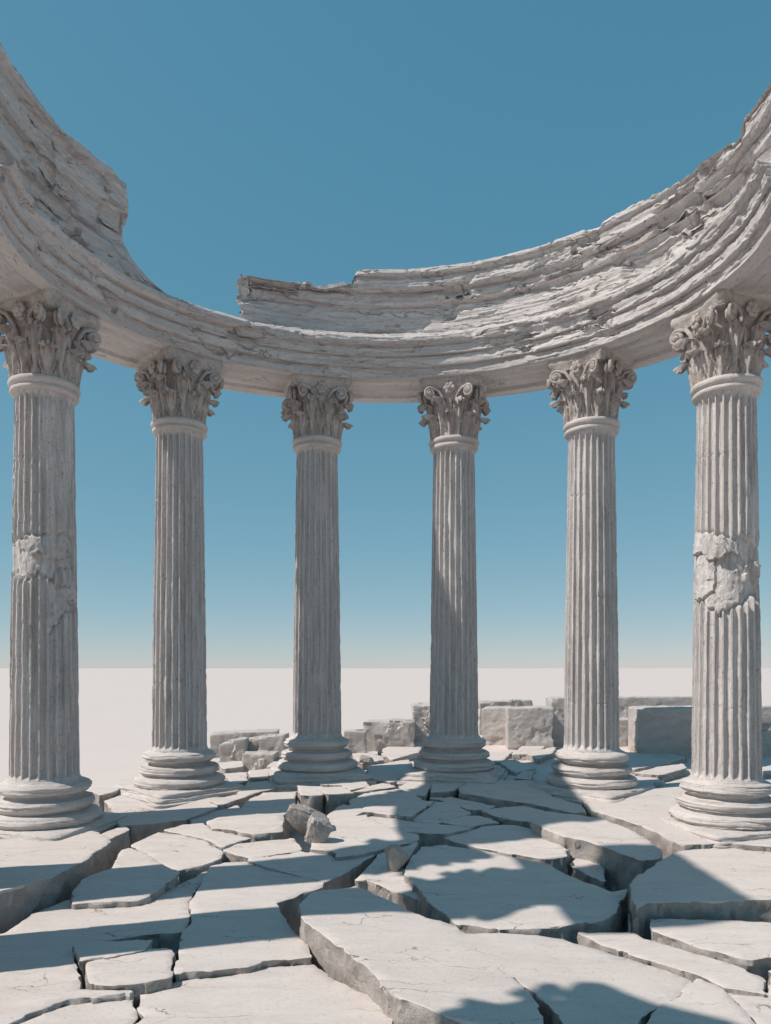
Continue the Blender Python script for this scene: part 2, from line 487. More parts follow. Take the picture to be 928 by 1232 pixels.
def column(phi_deg, label, seed, rad=None, twist=0, height=None, **kw):
    global CAP0
    phi = math.radians(phi_deg); r = rad or R_COL
    x = r * math.sin(phi); y = RC_Y + r * math.cos(phi)
    zb = -1.245 + .076 * (y - 13.40)          # level of the shaft foot
    zb = max(zb, -1.62) if y > 8 else zb
    root = empty('column', (x, y, zb - 50 * U + EYE), -phi + twist)
    tag(root, label, 'column', 'fluted columns of the ruined colonnade')
    off = 50 * U
    sh = shaft_mesh('shaft', root, seed, phi, **kw); sh.location.z = off
    nr_ = lathe('neck_ring', root, u_([(10, -1), (26.5, -1), (28.2, 0), (28.8, 1.8), (28.2, 3.6), (26.8, 4.4), (27.5, 5.2), (29.6, 6.4), (30.2, 8.6), (29.4, 10.8), (27.2, 12), (10, 12.4)]),
                M_base, n=80, seed=seed, rough=.008, nr=60); nr_.location.z = off + SH_H
    bm_ = lathe('base_moulding', root, BASE_PROF, M_base, n=120, seed=seed + 4, rough=.010, strata=.013, nr=190); bm_.location.z = off
    pl = lathe('plinth', root, PL_PROF, M_base, n=176, seed=seed + 9, rough=.009, strata=.017, square=PL_SQ, nr=170, fx=4); pl.location.z = off
    if CAP0 is None:
        CAP0 = cap_parts(root); c = CAP0
    else:
        c = copy_tree(CAP0, root)
    c.location.z = off + SH_H
    c.scale = (1, 1, 1.10)
    return root
def loc_ang(phi_deg, wx, wy):
    return math.atan2(wy, wx) + math.radians(phi_deg)
cols = [
 (-75, 'fluted column at the left edge with two broken patches halfway up its shaft', 1,
  dict(damage=[(2.75, 3.22, loc_ang(-75, .1, -1), 1.3, -.13, .05), (2.15, 2.62, loc_ang(-75, .95, -.35), .6, -.15, 0.1)], erode=.75,
       smooth_patch=[(3.1, 4.9, loc_ang(-75, .8, -.6), .55)])),
 (-45, 'second column from the left, its base against the open pale desert', 2, dict(erode=.5)),
 (-15, 'column left of centre standing under the broken end of the upper cornice', 3, dict(erode=.6)),
 (15, 'shaded column right of centre with a pale stain down its upper shaft', 4, dict(erode=.6)),
 (45, 'second column from the right, sunlit on its left with base corner facing forward', 5, dict(erode=.45)),
 (75, 'sunlit column at the right edge with a bulging broken band halfway up', 6,
  dict(damage=[(2.30, 3.20, loc_ang(75, -.25, -1), 1.45, -.085, -.06)], side=-1.35, erode=.4, smooth_patch=[(3.2, 4.0, loc_ang(75, .7, -.7), .5)])),
 (-108, 'column beyond the left edge of the photo, next after the broken leftmost one', 7, dict(erode=.5, rad=340 * U)),
 (108, 'column beyond the right edge of the photo, next after the sunlit rightmost one', 8, dict(erode=.5, rad=340 * U)),
]
for ph, lb, sd, kw in cols: column(ph, lb, sd, **kw)
column(-124, 'unseen free standing column added beyond the left edge to cast a shadow band on the floor', 9, rad=345 * U, twist=math.radians(-56 + 45 + 11), erode=.5)  # unseen column, added to throw its shadow across the paving

column(-145.8, 'second unseen free standing column added beyond the left edge to shade the floor at lower right', 10, rad=445 * U, twist=math.radians(-5.8), erode=.5)  # another added column out of view, shading the lower right floor

# ------------------------------------------------------------------ entablature
def resample(prof, n):
    prof = np.array(prof, float)
    seg = np.r_[0, np.cumsum(np.hypot(*(np.diff(prof, axis=0).T)))]
    # finer sampling on the carved inner face than on the back
    f = np.linspace(0, seg[-1], 4000); r_ = np.interp(f, seg, prof[:, 0])
    cw = np.cumsum(np.where(r_ < 310, 3.2, 1.0)); cw = (cw - cw[0]) / (cw[-1] - cw[0])
    s = np.interp(np.linspace(0, 1, n), cw, f)
    return np.interp(s, seg, prof[:, 0]), np.interp(s, seg, prof[:, 1]), s / seg[-1]
ENT_Z = 340 * U
def ring_piece(name, prof, nprof, ph0, ph1, step, seed, strata, chunk, zclip=None, end0=None, end1=None, fbmp=.02, soffit=False, capn=10, jit=1.5, jag=0.0, ckt=.08):
    rr, zz, ss = resample(prof + [prof[0]], nprof + 1)
    rr, zz = rr[:-1] * U, zz[:-1] * U; n = nprof
    nr = np.roll(rr, -1) - np.roll(rr, 1); nz = np.roll(zz, -1) - np.roll(zz, 1)
    ln = np.hypot(nr, nz) + 1e-9
    Nr, Nz = nz / ln, -nr / ln                    # candidate outward normal
    # profile runs up the inner face (towards the centre): outward there means smaller r
    area = .5 * np.sum(rr * np.roll(zz, -1) - np.roll(rr, -1) * zz)
    if area < 0: Nr, Nz = -Nr, -Nz
    m = max(8, int(abs(ph1 - ph0) * math.pi / 180 * 4.6 / step))
    t = np.linspace(0, 1, m)
    e0 = np.full(n, ph0, float) if end0 is None else np.array([end0(z / U, r / U) for z, r in zip(zz, rr)])
    e1 = np.full(n, ph1, float) if end1 is None else np.array([end1(z / U) for z in zz])
    def jitter(k): return jit * fbm(np.c_[rr * 2.2, zz * 4.5, np.full(n, k)], 5) + .35 * fbm(np.c_[rr * 7, zz * 12, np.full(n, k + 3)], 4)
    if jag:
        e1 = e1 + jag * np.floor(3 * fbm(np.c_[zz * 0 + .5, zz * 4.6, zz * 0 + 2.3], 3) + .5) / 1.5
    e0 = e0 + jitter(seed + .3); e1 = e1 + jitter(seed + 5.7)
    PH = np.radians(e0[None, :] * (1 - t[:, None]) + e1[None, :] * t[:, None])
    Rm = np.broadcast_to(rr, PH.shape).ravel().copy(); Zm = np.broadcast_to(zz, PH.shape).ravel().copy()
    NR = np.broadcast_to(Nr, PH.shape).ravel(); NZ = np.broadcast_to(Nz, PH.shape).ravel()
    PH = PH.ravel()
    arc = PH * 4.5
    # worn stretches lose their mouldings
    ker = np.ones(41) / 41
    rs_ = np.convolve(np.r_[rr[-40:], rr, rr[:40]], ker, 'same')[40:-40]; zs_ = np.convolve(np.r_[zz[-40:], zz, zz[:40]], ker, 'same')[40:-40]
    Pw = np.c_[arc, Rm, Zm] + seed * 3.3
    ck = sst(ckt, ckt + .30, fbm(Pw * np.array([.75, .8, 1.4]) + 11, 5)) * (NR < .5) * (Zm > 4 * U)
    Rm = Rm * (1 - .85 * ck) + np.broadcast_to(rs_, (m, n)).ravel() * .85 * ck
    if soffit:
        k = (np.degrees(PH) + 15) / 30.0
        fr = np.abs(k - np.round(k))                # 0 at a column, .5 mid bay
        pan = (1 - sst(.30, .305, .5 - fr + .0 * fr)) * 0 + sst(.20, .215, fr)
        rmid = (281 + 353) / 2 * U
        inp = pan * (1 - sst(22 * U, 23 * U, np.abs(Rm - rmid))) * (Zm < 1.0 * U)
        Zm = Zm + .045 * inp
    P = np.c_[arc, Rm, Zm] + seed * 3.3
    face = sst(-.2, .4, -NR)                         # inner face only
    warp = .030 * fbm(P * np.array([.45, .6, .6]), 4) + .006 * fbm(P * np.array([1.6, 1, 1]), 3)
    layer = fbm(np.c_[arc * .12, np.zeros_like(arc) + seed, (Zm + warp) * 9], 3)
    layer2 = fbm(np.c_[arc * .35, np.zeros_like(arc) + seed + 8, (Zm + warp * 1.4) * 26], 3)
    d = strata * (layer * .9 + layer2 * .28) * (.25 + .75 * face)
    d -= chunk * ck * (.35 + .65 * face) * (.6 + .6 * ridge(P * np.array([1.6, 2, 4]), 4))
    ck2 = sst(.25, .5, fbm(P * np.array([2.0, 1.5, 3.2]) + 31, 4))
    d -= .22 * chunk * ck2 * face
    d += (.085 * ck * facets(P * np.array([.8, 1, 1.15]), .42, int(seed)) + .018 * ck * facets(P * np.array([.8, 1, 1.3]), .12, int(seed) + 2) + .022 * facets(P * np.array([.35, 1, 2.2]), .15, int(seed) + 5) * sst(-.3, .3, fbm(P * .6 + 90, 3))) * face
    d += fbmp * fbm(P * np.array([2.2, 3, 4]), 5) + .35 * fbmp * fbm(P * np.array([9, 9, 14]), 3)
    # open cracks that wander along the stone
    cr = np.abs(fbm(P * np.array([.55, .6, 1.3]) + 57, 5))
    d -= .05 * (1 - sst(.0, .012, cr)) * sst(.15, .4, fbm(P * np.array([.4, .4, .5]) + 71, 2))
    damp = np.where((Zm < 1.5 * U) & (NZ < -.5) & soffit, .45, 1.0)
    d *= damp
    Rd = Rm + NR * d; Zd = Zm + NZ * d * .8
    if zclip:
        zc = np.interp(np.degrees(PH), [a for a, b in zclip], [b for a, b in zclip]) * U
        zc = zc + .05 * facets(np.c_[arc * .8, Rd * 1.2, Zd * 0 + seed], .5, 4) + .035 * fbm(np.c_[arc * 1.1, Rd * 2.2, Zd * 0 + seed], 5) + .03 * fbm(np.c_[arc * .5, Rd * 1.0, Zd * 0 + seed + 3], 3)
        over = Zd - zc
        Zd = np.where(over > 0, zc + over * .06 + .015 * fbm(P * np.array([5, 5, 9]), 4) * sst(0, .05, over), Zd)
        # rounding of the worn rim
        Rd = Rd + .04 * sst(-.10, .0, over) * sst(0, 1, -NR)
    def place(R_, Z_, PHI):
        x = R_ * np.sin(PHI); y = RC_Y + R_ * np.cos(PHI)
        return np.c_[x, y, Z_ + ENT_Z + EYE + SLOPE * (y - 13.44)]
    V = [place(Rd, Zd, PH)]; A = [np.c_[arc, Rd, Zd]]
    Fs = [grid_faces(m, n, True)]
    # broken ends
    base = m * n
    for end, rows in ((0, slice(0, n)), (1, slice((m - 1) * n, m * n))):
        r_, z_, p_ = Rd[rows], Zd[rows], PH[rows]
        cr_, cz_, cp_ = r_.mean(), z_.mean(), p_.mean()
        kk = np.ones(31) / 31
        rsm = np.convolve(np.r_[r_[-30:], r_, r_[:30]], kk, 'same')[30:-30]; zsm = np.convolve(np.r_[z_[-30:], z_, z_[:30]], kk, 'same')[30:-30]
        prev = np.arange(n) + (0 if end == 0 else (m - 1) * n)
        for k in range(1, capn + 1):
            f = 1 - k / (capn + .3)
            sm = min(1, k * .45)
            R2 = cr_ + (r_ * (1 - sm) + rsm * sm - cr_) * f; Z2 = cz_ + (z_ * (1 - sm) + zsm * sm - cz_) * f
            p2 = cp_ + (p_ - cp_) * (f ** 2.5) + np.radians((.5 * fbm(np.c_[R2 * 4, Z2 * 6, np.full(n, seed + 2.2 + end)], 4) + 1.0 * facets(np.c_[R2, Z2, np.full(n, seed + end)], .33, int(seed) + end)) * min(1, k * .3))
            V.append(place(R2, Z2, p2)); A.append(np.c_[R2 * 1.0, R2, Z2])
            cur = np.arange(n) + base; base += n
            q = np.stack([prev, np.roll(prev, -1), np.roll(cur, -1), cur], 1)
            Fs.append(q if end == 1 else q[:, ::-1])
            prev = cur
        V.append(np.array([V[-1].mean(axis=0)])); A.append(np.array([A[-1].mean(axis=0)]))
        ci = base; base += 1
        q = np.stack([prev, np.roll(prev, -1), np.full(n, ci), np.full(n, ci)], 1)
        Fs.append(('tri', q[:, :3] if end == 1 else q[:, [1, 0, 2]]))
    V = np.concatenate(V); A = np.concatenate(A)
    quads = np.concatenate([f for f in Fs if not isinstance(f, tuple)])
    tris = np.concatenate([f[1] for f in Fs if isinstance(f, tuple)])
    if area > 0: quads = quads[:, ::-1]; tris = tris[:, ::-1]
    me = bpy.data.meshes.new(name)
    me.vertices.add(len(V)); me.vertices.foreach_set('co', V.astype(np.float32).ravel())
    nl = quads.size + tris.size
    me.loops.add(nl); me.loops.foreach_set('vertex_index', np.r_[quads.ravel(), tris.ravel()].astype(np.int32))
    me.polygons.add(len(quads) + len(tris))
    me.polygons.foreach_set('loop_start', np.r_[np.arange(len(quads)) * 4, quads.size + np.arange(len(tris)) * 3].astype(np.int32))
    me.update(calc_edges=True)
    a = me.attributes.new('stone_co', 'FLOAT_VECTOR', 'POINT'); a.data.foreach_set('vector', A.astype(np.float32).ravel())
    me.materials.append(M_ent); me.shade_smooth(); me.set_sharp_from_angle(angle=math.radians(48))
    o = bpy.data.objects.new(name, me); COL.objects.link(o)
    return o
ARCH = [(354, -8.5), (283, -.6), (281, 0), (281, 9.3), (282.6, 9.8), (282.6, 10.9), (277.8, 11.3), (277, 12.2), (277, 21.3), (278.6, 21.8), (278.6, 22.9), (274, 23.3),
        (273.4, 24.2), (273.6, 31.6), (275.4, 32.2), (275.4, 33.4), (270.5, 34.6), (268, 37), (267.3, 38.2), (267.3, 42.2), (270, 43.6), (284, 52), (300, 57), (350, 58)]
UPPER = [(345, 54), (302, 54), (303, 62), (304.5, 89), (306.8, 90.2), (306.8, 92), (300.6, 93), (298.6, 95.5), (298, 103), (300.4, 104), (300.4, 106),
         (293.6, 107.4), (291.4, 110), (291, 119.4), (293, 120), (293, 121.8), (288.6, 122.8), (287.4, 125), (288, 129.5), (290.5, 131.5), (298, 133.5), (345, 134)]
a = ring_piece('architrave', ARCH, 260, -105, 105, .022, 1.0, .018, .050, fbmp=.012, soffit=True)
tag(a, 'curved stone beam resting on the capitals of all the columns', 'architrave')
def endL(z):
    return float(np.interp(z, [54, 62, 72, 80, 86, 94, 99, 103, 107, 114, 120, 126, 130, 134, 142, 146, 150, 156],
                           [-44, -49, -55, -59.5, -63, -66, -66.5, -63.5, -60, -59, -59.5, -60.5, -64, -66.5, -66.5, -63.5, -60.5, -60]))
UPPER_L = [(r_, z_ if z_ < 91 else 91 + (z_ - 91) * 1.5) for r_, z_ in UPPER]
b = ring_piece('cornice', UPPER_L, 290, -104, -56, .022, 2.0, .040, .10, fbmp=.022, end1=endL, jit=1.3, jag=.5, ckt=-.10,
               zclip=[(-150, 150), (-92, 154), (-90, 158), (-80, 153), (-70, 157), (-60, 157), (-56, 118), (-52, 70)])
tag(b, 'broken cornice fragment at upper left ending in a jagged stepped edge', 'cornice', 'cornice fragments on the curved beam')
def endR(z, r):
    return float(np.interp(z, [54, 66, 80, 96, 104, 134], [-32.8, -33.6, -34.2, -34.2, -33.2, -31.5]) + np.interp(r, [295, 350], [0, 6.5]))
c = ring_piece('cornice', UPPER, 270, -34, 108, .022, 3.0, .024, .085, fbmp=.016, end0=endR, ckt=-.05,
               zclip=[(-40, 101), (-32, 104), (-14, 103), (-8, 112), (-6.5, 130), (0, 132), (30, 136), (37.5, 137), (38.5, 142), (58, 140), (59.5, 135), (66, 133), (75, 124), (84, 113), (86, 112), (87.5, 123), (96, 123), (125, 125)])
tag(c, 'long curved cornice sweeping from the broken centre end up to the right edge', 'cornice', 'cornice fragments on the curved beam')

# ------------------------------------------------------------------ paving slabs
def slab(poly, lift, label, group='cracked paving slabs', name='paving_slab', amp=.016, thick=.62, rough=.02):
    """poly: photo pixels of the worn top; lift: height over the site, a number or (x0, l0, x1, l1)"""
    pts = []
    for (px, py) in poly:
        if isinstance(lift, tuple) and lift[0] == 'z':
            pts.append(unproject(px, py, zabs=lift[1])); continue
        if isinstance(lift, tuple):
            t = (px - lift[0]) / (lift[2] - lift[0]); l = lift[1] + (lift[3] - lift[1]) * min(1, max(0, t))
        else: l = lift
        pts.append(unproject(px, py, l))
    pts = np.array(pts)
    seed = (hash(label) % 1000) * .0 + abs(pts[:, 0].sum() * 3.1 + pts[:, 1].sum() * 1.7) % 97
    pts[:, 2] += .022 * math.sin(seed * 12.9)
    c0 = pts.mean(axis=0)
    A = np.c_[pts[:, 0] - c0[0], pts[:, 1] - c0[1], np.ones(len(pts))]
    co, *_ = np.linalg.lstsq(A.T @ A + np.diag([.05, .05, 0]), A.T @ pts[:, 2], rcond=None)
    plane = lambda x, y: co[0] * (x - c0[0]) + co[1] * (y - c0[1]) + co[2]
    q = pts[:, :2]
    if .5 * np.sum(q[:, 0] * np.roll(q[:, 1], -1) - np.roll(q[:, 0], -1) * q[:, 1]) < 0: q = q[::-1]
    # corner cutting keeps breaks crisp but not knife sharp
    Q = []
    n = len(q)
    for i in range(n):
        a_, b_ = q[i], q[(i + 1) % n]
        L_ = np.linalg.norm(b_ - a_); k = min(.06, .012 / max(L_, .01))
        Q += [a_ + (b_ - a_) * k, b_ - (b_ - a_) * k]
    q = np.array(Q)
    size = np.sqrt(abs(.5 * np.sum(q[:, 0] * np.roll(q[:, 1], -1) - np.roll(q[:, 0], -1) * q[:, 1])))
    seg = .03 if size > .9 else .022
    B = []
    n = len(q)
    for i in range(n):
        a_, b_ = q[i], q[(i + 1) % n]
        k = max(1, int(np.linalg.norm(b_ - a_) / seg))
        for j in range(k): B.append(a_ + (b_ - a_) * j / k)
    B = np.array(B)
    def normals(B):
        t = np.roll(B, -1, 0) - np.roll(B, 1, 0); t /= np.linalg.norm(t, axis=1)[:, None] + 1e-9
        return np.c_[t[:, 1], -t[:, 0]]
    am = min(amp, size * .03)
    w = am * fbm(np.c_[B * 2.6, np.full(len(B), seed)], 5) + am * 1.2 * facets(np.c_[B, np.full(len(B), seed)], .16, 3)
    Nb = normals(B)
    grow = .34 * (B[:, 1] ** 2 / (F * 2.2) * np.abs(Nb[:, 1]) + B[:, 1] / F * np.abs(Nb[:, 0]))
    B = B + Nb * (w + np.minimum(grow, .07))[:, None]
    nb = len(B); Nn = normals(B)
    bev = min(.006, size * .02)
    I = B - Nn * bev
    # top surface
    step = max(.05, min(.09, size * .09))
    lo, hi = B.min(0), B.max(0)
    gx, gy = np.meshgrid(np.arange(lo[0], hi[0], step), np.arange(lo[1], hi[1], step))
    G = np.c_[gx.ravel(), gy.ravel()] + rng.uniform(-.2, .2, (gx.size, 2)) * step
    ins = np.zeros(len(G), bool); dmin = np.full(len(G), 9.0)
    for i in range(nb):
        a_, b_ = I[i], I[(i + 1) % nb]
        cond = ((a_[1] > G[:, 1]) != (b_[1] > G[:, 1]))
        xx = (b_[0] - a_[0]) * (G[:, 1] - a_[1]) / (b_[1] - a_[1] + 1e-12) + a_[0]
        ins ^= cond & (G[:, 0] < xx)
        dmin = np.minimum(dmin, np.hypot(G[:, 0] - a_[0], G[:, 1] - a_[1]))
    G = G[ins & (dmin > seg * .9)]
    vs = [Vector(p) for p in I] + [Vector(p) for p in G]
    res = delaunay_2d_cdt(vs, [], [list(range(nb))], 1, 1e-5)
    tv = np.array([[v.x, v.y] for v in res[0]]); tf = [list(f) for f in res[2]]
    orig = res[3]
    # map boundary
    mp = {}
    for i, os_ in enumerate(orig):
        for o_ in os_:
            if o_ < nb and o_ not in mp: mp[o_] = i
    def topz(p):
        p3 = np.c_[p, np.full(len(p), seed)]
        return plane(p[:, 0], p[:, 1]) + .012 * fbm(p3 * np.array([.9, .9, 1]), 4) + .006 * fbm(p3 * np.array([3.2, 6, 1]), 3)
    tz = topz(tv)
    V = [np.c_[tv, tz]]
    Fs = tf; fm = [0] * len(tf)
    base = len(tv)
    ring_prev = [mp.get(i, None) for i in range(nb)]
    ok = all(r is not None for r in ring_prev)
    zt = topz(B)
    chipz = .022 * sst(.25, .6, fbm(np.c_[B * 3.2, np.full(len(B), seed + 4)], 4)) * min(1, size)
    nrows = 9
    rows = []
    for k in range(nrows):
        t = (k / (nrows - 1)) ** 1.3
        zr = zt - bev * .75 - chipz * (1 - t) - t * thick
        P3 = np.c_[B * 1.0, zr] + seed
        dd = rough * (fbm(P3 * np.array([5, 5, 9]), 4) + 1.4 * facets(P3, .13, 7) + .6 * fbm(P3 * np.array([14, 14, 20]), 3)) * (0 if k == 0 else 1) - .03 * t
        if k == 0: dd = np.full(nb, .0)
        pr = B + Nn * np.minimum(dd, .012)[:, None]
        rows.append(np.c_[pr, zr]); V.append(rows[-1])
    for i in range(nb):
        j = (i + 1) % nb
        if ok:
            Fs.append([ring_prev[j], ring_prev[i], base + i, base + j]); fm.append(0)
        for k in range(nrows - 1):
            a0 = base + k * nb
            Fs.append([a0 + j, a0 + i, a0 + nb + i, a0 + nb + j]); fm.append(1)
    Vv = np.concatenate(V)
    org = np.array([c0[0], c0[1], c0[2]])
    Vv = Vv - org
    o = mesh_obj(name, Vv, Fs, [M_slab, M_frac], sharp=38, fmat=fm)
    o.location = (org[0], org[1], org[2] + EYE)
    tag(o, label, 'paving slab' if name == 'paving_slab' else name.replace('_', ' '), group)
    return o

